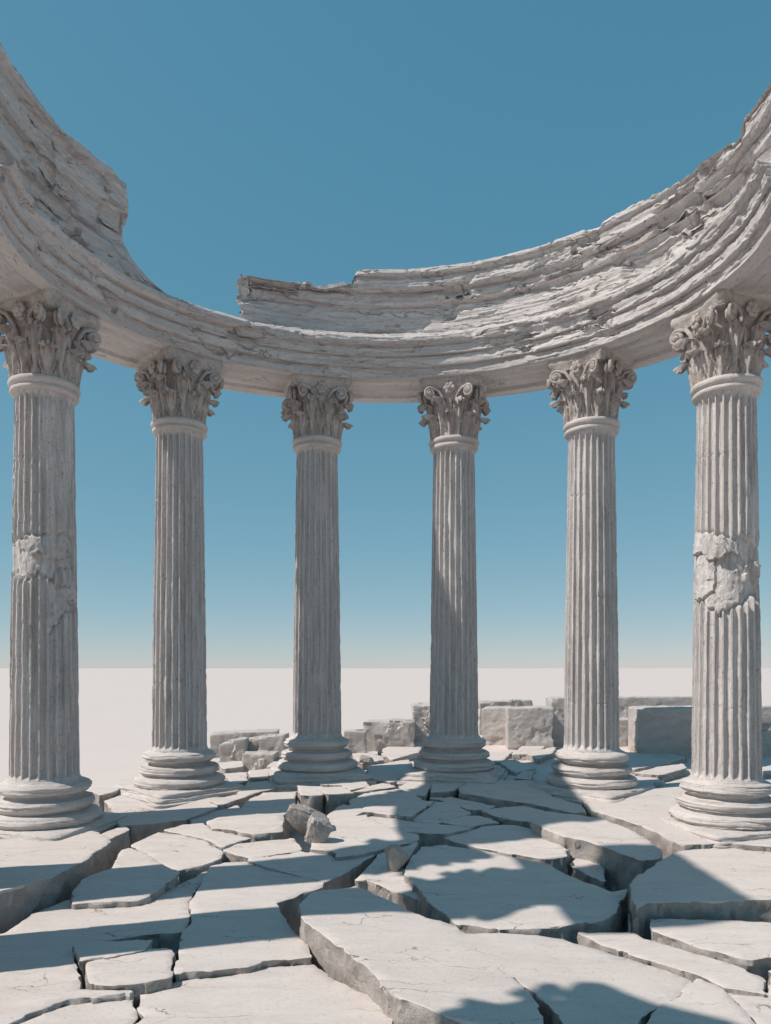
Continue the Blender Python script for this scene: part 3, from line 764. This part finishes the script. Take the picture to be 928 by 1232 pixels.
SLABS = [
 # left side
 ([(-170,1105),(-60,1085),(0,1071),(31,1063),(70,1049),(103,1032),(134,1011),(130,1006),(104,996),(100,985),(70,965),(20,955),(-120,955),(-210,990)], ('z', -2.10), 'thick raised slab carrying the leftmost column, its dark cracked edge facing forward'),
 ([(122,1003),(148,992),(156,997),(131,1009)], .0, 'small wedge of stone beside the right corner of the thick leftmost slab'),
 ([(127,962),(165,950),(205,946),(262,957),(266,968),(245,976),(222,984),(188,988),(143,992),(138,975)], .0, 'half shaded slab in front of the second column from the left'),
 ([(228,983),(260,974),(285,968),(290,972),(262,985),(232,991)], -.04, 'narrow blue shaded sliver right of the slab under the second column'),
 ([(251,963),(295,955),(316,951),(285,962),(266,970)], .0, 'thin tilted slab with a dark broken front, between second and third columns'),
 ([(158,1015),(190,1001),(222,1005),(245,1011),(268,1023),(265,1031),(245,1040),(222,1044),(216,1046),(187,1034),(180,1027)], .0, 'lit angular slab left of a dark gap, behind the rounded slab'),
 ([(198,998),(220,992),(243,990),(256,999),(303,1007),(285,1012),(268,1019),(246,1008),(222,1003)], .0, 'flat shaded slab lying behind the lit angular slab at left'),
 ([(146,1023),(155,1021),(171,1025),(186,1034),(202,1047),(216,1052),(195,1068),(175,1080),(165,1083),(88,1087),(88,1072),(96,1062),(111,1055),(134,1048)], .06, 'rounded lit slab with a curved shadow, right of the thick leftmost slab'),
 ([(-90,1150),(-40,1130),(5,1121),(39,1099),(84,1081),(89,1090),(165,1086),(180,1083),(212,1064),(248,1041),(251,1043),(246,1055),(235,1070),(227,1085),(227,1108),(222,1122),(192,1122),(165,1126),(119,1132),(86,1138),(88,1150),(95,1172),(95,1187),(155,1189),(158,1191),(120,1195),(84,1197),(40,1212),(0,1226),(-70,1240)], .0, 'widest slab at lower left, crossed by a broad column shadow'),
 ([(88,1138),(119,1133),(181,1132),(176,1143),(145,1149),(98,1156)], .03, 'narrow lit strip of slab behind the small four sided slab at lower left'),
 ([(106,1159),(145,1152),(178,1144),(199,1142),(209,1148),(206,1176),(166,1185),(134,1186),(107,1184)], .01, 'small four sided slab at lower left with a crumbled front corner'),
 ([(194,1124),(220,1125),(214,1143),(208,1147),(198,1141)], -.14, 'rough sunken chip wedged in the crack behind the small four sided slab'),
 ([(-40,1253),(0,1235),(20,1228),(84,1205),(110,1202),(160,1197),(161,1207),(166,1221),(155,1234),(140,1262),(-20,1270)], -.045, 'slab in the bottom left corner below a long thin crack'),
 ([(166,1190),(207,1180),(240,1175),(290,1169),(318,1162),(376,1158),(388,1169),(406,1179),(435,1191),(463,1203),(472,1226),(474,1262),(148,1266),(158,1234),(174,1222),(168,1206)], -.05, 'large plain lit slab at the bottom, left of the thick central slab'),
 ([(253,1042),(270,1036),(295,1034),(316,1044),(349,1052),(378,1058),(391,1061),(389,1069),(365,1077),(345,1086),(332,1090),(337,1103),(349,1118),(369,1138),(376,1151),(318,1155),(290,1162),(222,1168),(210,1170),(219,1127),(230,1112),(230,1087),(239,1073)], .0, 'broad lit slab left of the deep dark crevice, crossed by one shadow band'),
 ([(269,1021),(285,1013),(310,1010),(352,1007),(361,1015),(361,1020),(344,1023),(310,1029),(302,1031),(285,1026)], .0, 'lit slab with a ragged lower edge, left of the broken boulder'),
 ([(249,989),(288,976),(300,963),(318,955),(358,953),(352,968),(342,982),(340,1001),(305,1005),(275,998),(258,997)], .02, 'large lit slab in front of the third column, left of the boulder'),
 ([(300,1033),(344,1027),(361,1023),(375,1025),(401,1028),(406,1035),(449,1028),(451,1028),(420,1046),(398,1058),(392,1060),(375,1055),(350,1049),(318,1041)], .02, 'lit slab whose right edge drops into a dark diagonal gap near the centre'),
 ([(382,1000),(384,991),(420,985),(440,983),(463,995),(478,1000),(503,1006),(505,1011),(452,1026),(406,1033),(402,1026),(374,1023),(378,1010)], .03, 'lit slab with a short upright crack, right of the broken boulder'),
 # middle rows
 ([(440,982),(448,980),(474,984),(494,987),(513,990),(465,995),(441,984)], .0, 'thin shaded slab in the row behind the short upright crack'),
 ([(437,973),(505,964),(522,965),(494,984),(476,982),(448,978),(436,978)], .01, 'half lit slab pointing right, left of the shaded five sided slab'),
 ([(524,965),(544,965),(567,977),(538,987),(525,990),(496,986)], .0, 'shaded five sided slab in front of the column right of centre'),
 ([(532,990),(564,982),(577,982),(600,991),(585,992),(567,996),(551,995)], .0, 'small shaded slab right of the shaded five sided slab'),
 ([(466,997),(515,991),(567,997),(536,1004),(510,1003),(482,1001)], .02, 'narrow lit strip of slab above a short dark gap near the centre'),
 ([(535,1008),(567,1000),(580,996),(605,994),(621,994),(657,1003),(683,1022),(683,1032),(657,1035),(621,1028),(610,1026),(575,1020)], .0, 'slab with a rounded sunlit half and shaded right half'),
 ([(508,1018),(536,1014),(575,1022),(612,1031),(655,1041),(685,1056),(737,1076),(756,1072),(744,1088),(741,1096),(728,1105),(700,1109),(660,1115),(600,1115),(551,1111),(530,1098),(517,1088),(505,1073),(489,1056),(487,1049),(494,1036)], .09, 'big central slab right of the small rock, shaded behind and lit in front'),
 ([(455,1030),(503,1014),(492,1033),(484,1048),(488,1060),(503,1074),(511,1084),(474,1074),(440,1061),(428,1061),(440,1050),(448,1042)], .02, 'wedge shaped slab under the small rock, between two dark gaps'),
 ([(361,1089),(376,1073),(427,1064),(459,1077),(492,1094),(512,1101),(551,1113),(560,1120),(600,1119),(642,1122),(680,1127),(692,1131),(728,1143),(814,1169),(835,1177),(814,1200),(782,1216),(762,1234),(740,1262),(690,1262),(674,1222),(655,1200),(618,1172),(640,1196),(652,1216),(654,1240),(640,1252),(600,1232),(569,1227),(536,1217),(497,1201),(466,1185),(440,1162),(417,1140),(407,1134),(386,1120),(366,1108)], (380, .20, 800, .02), 'thick central foreground slab with a tall rough left face'),
 ([(838,1181),(868,1191),(872,1195),(905,1230),(910,1250),(770,1252),(785,1222),(800,1212),(818,1202)], .0, 'shaded triangular slab at lower right between two cracks'),
 ([(874,1192),(900,1194),(928,1198),(965,1205),(965,1250),(922,1250),(908,1229)], .0, 'shaded slab in the bottom right corner'),
 ([(695,1122),(760,1122),(774,1130),(830,1146),(880,1160),(921,1176),(922,1195),(872,1188),(851,1176),(808,1163),(766,1150),(728,1137)], .05, 'long narrow slab slanting down to the right above the shaded corner'),
 ([(782,1107),(850,1109),(990,1116),(990,1150),(928,1152),(905,1156),(885,1152),(845,1141),(808,1130),(785,1121)], .09, 'bright slab with a crumbly front edge at the right edge, below the thick shaded slab'),
 ([(758,1062),(790,1038),(820,1021),(870,1018),(928,1024),(1000,1030),(1015,1075),(928,1079),(840,1081),(779,1082),(765,1090)], .24, 'thick shaded slab at right, in front of the rightmost column, cracked face forward'),
 ([(928,1165),(990,1168),(990,1198),(945,1196),(926,1192)], .04, 'slab corner just showing at the right edge beside the long narrow slab'),
 ([(701,964),(740,957),(775,952),(810,946),(930,938),(1015,955),(1015,1026),(928,1021),(870,1015),(822,1018),(798,1006),(768,993),(744,985),(712,976)], .02, 'lit slab carrying the rightmost column, with a deep crack along its front'),
 ([(640,990),(657,979),(690,982),(725,986),(752,995),(778,1010),(795,1024),(793,1036),(770,1038),(755,1031),(724,1019),(700,1011),(680,1008),(662,1000)], .12, 'raised shaded slab with a tall broken front, left of the thick shaded slab'),
 ([(686,1039),(700,1030),(722,1034),(727,1044),(727,1060),(712,1055)], -.10, 'sunken shaded slab under the tall broken front at right'),
 ([(580,975),(631,970),(656,976),(640,989),(618,987),(597,982)], .0, 'shaded diamond slab in front of the second column from the right'),
 ([(552,948),(565,940),(605,938),(640,938),(665,958),(700,968),(706,976),(690,977),(640,966),(590,958),(556,953)], .04, 'long shaded slab with rough dark front, between the fourth and fifth columns'),
 ([(520,943),(558,943),(546,952),(518,955)], .0, 'small shaded slab touching the front of the base right of centre'),
 ([(480,948),(497,934),(520,941),(512,956),(495,955)], .0, 'slab with a lit left tip at the left corner of the base right of centre'),
 ([(518,958),(543,957),(595,968),(587,972),(564,972),(543,964)], .0, 'slim shaded slab just in front of the small slab at the base right of centre'),
 ([(420,962),(440,954),(481,949),(508,961),(504,963),(445,971),(424,972)], .0, 'half lit slab between the third and fourth column bases'),
 ([(358,945),(388,947),(390,955),(384,957),(362,956)], .06, 'left of two small lit blocks in front of the third base'),
 ([(384,948),(412,947),(426,955),(398,957),(391,955)], .05, 'right of two small lit blocks in front of the third base'),
 ([(384,939),(435,937),(444,947),(421,952),(413,946),(386,945)], .0, 'shaded slab along the front edge of the third base'),
 ([(424,955),(445,948),(462,944),(476,948),(440,953)], .0, 'pale sliver of slab right of the two small lit blocks'),
 ([(386,989),(400,976),(412,968),(434,971),(437,978),(426,983),(400,987)], .0, 'slab between the boulder and the half lit pointed slab'),
 # behind the columns
 ([(424,906),(440,904),(462,909),(462,913),(435,917)], .06, 'flat pale slab right of the third base'),
 ([(456,904),(470,897),(486,888),(512,887),(504,905),(471,914),(465,910)], .02, 'pale slab rising toward the low wall between third and fourth columns'),
 ([(444,922),(492,914),(496,923),(480,937),(471,941),(440,936)], .0, 'half shaded slab left of the base right of centre'),
 ([(583,904),(616,903),(603,915),(588,914)], .0, 'shaded slab behind the base right of centre'),
 ([(617,906),(631,896),(655,896),(650,902),(635,906)], .02, 'rounded shaded slab in front of the rough lit wall block'),
 ([(603,917),(616,912),(644,923),(620,928)], .0, 'shaded kite shaped slab between the fourth and fifth bases'),
 ([(634,908),(655,902),(668,900),(664,907),(648,914)], .0, 'narrow shaded slab left of the fifth base'),
 ([(619,937),(631,929),(641,929),(639,938)], .02, 'small shaded chip left of the fifth plinth corner'),
 ([(764,929),(790,922),(822,918),(826,922),(812,927),(793,931)], .05, 'thin lit slab left of the rightmost base'),
 ([(755,930),(790,934),(802,942),(775,950),(758,946)], .0, 'shaded slab between the fifth and sixth bases'),
 ([(745,905),(800,903),(825,910),(800,917),(762,924),(748,920)], .01, 'broad shaded slab before the big block behind the rightmost column'),
 ([(262,917),(291,915),(293,921),(270,924)], .05, 'thin slab under the grey block between second and third columns'),
 ([(270,930),(296,928),(298,938),(281,942)], .0, 'pale slab right of the second base'),
 ([(300,929),(325,926),(322,937),(301,938)], .01, 'pale slab left of the third plinth'),
 ([(322,921),(343,906),(347,916),(341,922)], .08, 'tilted pale slab leaning on the left of the third base'),
 ([(298,941),(322,939),(330,948),(298,956),(286,954)], .0, 'shaded slab left of the front of the third plinth'),
 ([(105,951),(118,945),(160,935),(163,939),(141,952),(122,957)], .04, 'pale slab at the desert edge left of the second base'),
 ([(128,964),(145,953),(161,946),(181,960),(160,958),(139,962)], .0, 'lit slab at the left corner of the second plinth'),
 ([(912,925),(935,920),(985,922),(985,936),(935,936)], .0, 'lit slab behind the right side of the rightmost base'),
]
for poly, lift, lb in SLABS: slab(poly, lift, lb)

# ------------------------------------------------------------------ rocks and blocks
def rock(label, px, py, size, rot, seed, name='boulder', lift=0.0, cuts=14, cutd=(.5, .82)):
    r = np.random.default_rng(seed)
    bm = bmesh.new(); bmesh.ops.create_icosphere(bm, subdivisions=5, radius=1)
    V = np.array([v.co[:] for v in bm.verts]); Fs = [[v.index for v in f.verts] for f in bm.faces]; bm.free()
    V = V / np.abs(V).max(axis=1)[:, None] ** .75
    for k in range(cuts):
        n = r.normal(size=3); n /= np.linalg.norm(n); d = r.uniform(*cutd)
        t = V @ n - d
        V = V - np.clip(t, 0, None)[:, None] * n * .96
    V = V * (1 + .03 * fbm(V * 2.4 + seed, 5) + .015 * fbm(V * 9 + seed, 4) + .07 * facets(V, .8, seed) + .02 * facets(V, .25, seed + 2))[:, None]
    V = V * np.array(size)
    o = mesh_obj(name, V, Fs, M_frac, sharp=35)
    p = unproject(px, py, lift)
    o.rotation_euler = rot
    zmin = min((o.rotation_euler.to_matrix() @ Vector(v)).z for v in V[::7])
    o.location = (p[0], p[1], p[2] - zmin - .04 + EYE)
    tag(o, label, 'rock')
    return o
rock('broken boulder lying left of centre in front of the third column', 364, 1002, (.31, .25, .19), (.25, .4, .5), 5, lift=0, cuts=8, cutd=(.55, .95))
rock('upright shard of rock leaning against the right of the boulder', 379, 1016, (.16, .13, .19), (.15, .5, .4), 8, cuts=8, cutd=(.5, .9))
rock('small rounded rock standing alone on the wedge slab near the centre', 478, 1047, (.18, .14, .16), (.2, .3, .5), 12, name='rock', lift=.03)
rock('chunk of stone in the crack at the right edge below the bright slab', 921, 1172, (.16, .12, .12), (.2, .1, .9), 15, name='rock', lift=-.1)
rock('dark stone chip on the ground left of the rightmost plinth', 795, 947, (.14, .10, .08), (0, .1, .4), 18, name='rock')
rock('pale chip beside the right side of the third base', 442, 920, (.14, .1, .1), (.1, .2, .4), 22, name='rock')

def block(label, x0, x1, ybot, ytop, Y, depth, rz=0, seed=1, slope=0.0, name='stone_block', round_=.022, group='fallen blocks of the low wall', zoff=0.0):
    """a rough hewn block whose front face spans photo columns x0..x1; Y its distance"""
    w = (x1 - x0) * Y / F; cx = ((x0 + x1) / 2 - CX) * Y / F
    zb = -(ybot - HY) * Y / F; zt = -(ytop - HY) * Y / F; h = zt - zb
    nx, ny, nz = max(6, int(w / .025)), max(6, int(depth / .03)), max(6, int(h / .025))
    V = []; Fs = []; base = 0
    def face(fn, a, b):
        nonlocal base
        s, t = np.meshgrid(np.linspace(-1, 1, a), np.linspace(-1, 1, b))
        V.append(fn(s.ravel(), t.ravel())); Fs.append(grid_faces(b, a, base=base)); base += a * b
    one = lambda s: np.ones_like(s)
    face(lambda s, t: np.c_[s, -one(s), t], nx, nz); face(lambda s, t: np.c_[-s, one(s), t], nx, nz)
    face(lambda s, t: np.c_[one(s), s, t], ny, nz); face(lambda s, t: np.c_[-one(s), -s, t], ny, nz)
    face(lambda s, t: np.c_[s, t, one(s)], nx, ny); face(lambda s, t: np.c_[-s, t, -one(s)], nx, ny)
    V = np.concatenate(V); Fs = np.concatenate(Fs)
    bmv = V * np.array([w / 2, depth / 2, h / 2])
    # round the arrises
    e = np.array([w / 2, depth / 2, h / 2]); rr = min(round_, *(e * .45))
    core = np.clip(bmv, -(e - rr), e - rr); d = bmv - core
    ln = np.linalg.norm(d, axis=1)[:, None]
    bmv = np.where(ln > 1e-6, core + d / np.maximum(ln, 1e-6) * rr, bmv)
    P = bmv + seed * 5.1
    dirn = bmv / (np.linalg.norm(bmv, axis=1)[:, None] + 1e-6)
    disp = .016 * fbm(P * np.array([2.4, 2.4, 3.4]), 5) + .007 * fbm(P * np.array([9, 9, 14]), 4) + (.05 if seed <= 8 else .014) * facets(P, .5 if seed <= 8 else .34, seed) + .004 * facets(P, .10, seed + 3)
    disp -= .04 * sst(.2, .6, fbm(P * 1.6 + 9, 4))
    bmv = bmv + dirn * disp[:, None]
    bmv[:, 2] += slope * bmv[:, 0] * sst(-h / 2, h / 2, bmv[:, 2])
    bm = bmesh.new()
    vv = [bm.verts.new(v) for v in bmv]
    for f in Fs:
        try: bm.faces.new([vv[i] for i in f])
        except ValueError: pass
    bmesh.ops.remove_doubles(bm, verts=bm.verts, dist=.0015)
    me = bpy.data.meshes.new(name); bm.to_mesh(me); bm.free()
    me.materials.append(M_block); me.shade_smooth(); me.set_sharp_from_angle(angle=math.radians(40))
    o = bpy.data.objects.new(name, me); COL.objects.link(o)
    o.location = (cx, Y + depth / 2, zb + h / 2 + EYE + zoff); o.rotation_euler[2] = rz
    tag(o, label, 'stone block', group)
    return o
def shade_block(label, loc, size, rz, seed):  # builds an out-of-view block added only for the shade it casts
    global COL
    w_, dp_, h_ = size
    x, y, z = loc
    o = block(label, CX + (x - w_ / 2) * F / y, CX + (x + w_ / 2) * F / y, HY - (z - EYE) * F / y, HY - (z + h_ - EYE) * F / y, y, dp_, rz, seed, 0, group='unseen blocks added for their shadow')
    o.location[1] -= dp_ / 2
    return o
BL = [
 ('cracked grey block right of the second column, its left half broken', 262, 294, 922, 893, 14.6, .55, .05, 1, .16),
 ('sloping topped grey block left of the third column', 290, 343, 919, 888, 14.9, .6, -.05, 2, .14),
 ('low rough lit block lying under the sloping grey block', 291, 331, 927, 907, 14.2, .5, 0, 3, .0),
 ('long pale slab of wall lying behind the two grey blocks at left', 250, 332, 912, 882, 16.4, .8, .1, 4, .05),
 ('small dark block right of the third column', 414, 441, 912, 880, 15.3, .5, 0, 5, 0),
 ('long low pale block between the third and fourth columns', 440, 500, 906, 869, 16.2, 1.1, -.05, 6, .02),
 ('tall dark grooved block peeping out left of the fourth column', 496, 545, 893, 848, 17.0, .8, 0, 7, 0),
 ('pale block far behind, right of the fourth column', 572, 638, 890, 844, 19.4, 1.0, .15, 8, .03),
 ('tall grey block with a curved top, right of the fourth column', 586, 618, 899, 852, 17.1, 1.0, -.25, 9, .04),
 ('rough lit cube of stone left of the fifth column', 613, 668, 902, 852, 16.4, .9, -.08, 10, .02),
 ('half shaded block standing behind the fifth column', 664, 712, 902, 840, 17.0, .8, 0, 11, 0),
 ('upper pale course of wall between the fifth and sixth columns', 700, 838, 868, 839, 17.6, .7, 0, 12, .01),
 ('lower shaded course of wall behind the gap of the fifth and sixth columns', 706, 790, 912, 866, 16.9, .9, 0, 13, .01),
 ('big upright block left of the rightmost column, crossed by a diagonal shadow', 771, 850, 922, 852, 15.5, .9, -.10, 14, .02),
 ('dark upper block at the right edge behind the rightmost column', 896, 1000, 880, 850, 15.8, .8, 0, 15, 0),
 ('pale lower block at the right edge behind the rightmost column', 900, 1000, 928, 880, 15.6, .8, .03, 16, 0),
]
for (lb, x0, x1, yb, yt, Y, dp, rz, sd, sl) in BL:
    block(lb, x0, x1, yb, yt, Y, dp, rz, sd, sl)
fy = RC_Y + 345 * U * math.cos(math.radians(-124)); fx = 345 * U * math.sin(math.radians(-124))
ztop = -1.62 + SH_H + 1.09 + EYE
shade_block('unseen rough block added on top of the free standing column beyond the left edge for its shadow', (fx - .05, fy, ztop), (.85, .85, .98), 0, 31)  # added out of view: shades the floor and lifts the long block
shade_block('unseen long rough block added across that one beyond the left edge to shade the right floor', (fx + .05, fy - .2, ztop + .96), (1.0, 2.1, 1.1), .06, 32)  # added out of view to shade the thick slab at right

# ------------------------------------------------------------------ light
AZ, EL = math.radians(16), math.radians(50)       # light travels to the right and slightly away
sun = bpy.data.lights.new('sun', 'SUN'); sun.energy = 4.6; sun.angle = math.radians(.6); sun.color = (1, .905, .82)
so = bpy.data.objects.new('sun', sun); COL.objects.link(so)
d = Vector((math.cos(AZ) * math.cos(EL), math.sin(AZ) * math.cos(EL), -math.sin(EL)))
so.rotation_euler = d.to_track_quat('-Z', 'Y').to_euler(); so.location = (-20, 0, 30)
w = bpy.data.worlds.new('World'); SC.world = w; w.use_nodes = True
nt = w.node_tree; bg = nt.nodes['Background']
sky = nt.nodes.new('ShaderNodeTexSky'); sky.sky_type = 'NISHITA'; sky.sun_disc = False
sky.sun_elevation = EL; sky.sun_rotation = math.atan2(-d.x, -d.y)
sky.altitude = 0; sky.air_density = .6; sky.dust_density = .1; sky.ozone_density = 3
# grade the clear sky towards the photograph's teal: a power curve per channel
sep = nt.nodes.new('ShaderNodeSeparateColor'); cmb = nt.nodes.new('ShaderNodeCombineColor')
nt.links.new(sky.outputs[0], sep.inputs[0])
for k, (gm, am) in enumerate(((.797, .841), (.437, .681), (.349, .653))):
    m0 = nt.nodes.new('ShaderNodeMath'); m0.operation = 'MULTIPLY'; m0.inputs[1].default_value = .1
    m1 = nt.nodes.new('ShaderNodeMath'); m1.operation = 'POWER'; m1.inputs[1].default_value = gm
    m2 = nt.nodes.new('ShaderNodeMath'); m2.operation = 'MULTIPLY'; m2.inputs[1].default_value = am * 10
    nt.links.new(sep.outputs[k], m0.inputs[0]); nt.links.new(m0.outputs[0], m1.inputs[0])
    nt.links.new(m1.outputs[0], m2.inputs[0]); nt.links.new(m2.outputs[0], cmb.inputs[k])
nt.links.new(cmb.outputs[0], bg.inputs[0]); bg.inputs[1].default_value = .1

# ------------------------------------------------------------------ camera
cam = bpy.data.cameras.new('camera'); co_ = bpy.data.objects.new('camera', cam); COL.objects.link(co_)
co_.location = (0, 0, EYE); co_.rotation_euler = (math.radians(90), 0, 0)
cam.sensor_fit = 'HORIZONTAL'; cam.sensor_width = 36; cam.lens = 36 * F / 928
cam.shift_y = (HY - 616) / 928; cam.clip_start = .05; cam.clip_end = 40000
SC.camera = co_
vs = SC.view_settings
vs.view_transform = 'Standard'; vs.look = 'None'; vs.exposure = 0; vs.gamma = 1; vs.use_curve_mapping = False
SC.cycles.use_denoising = True
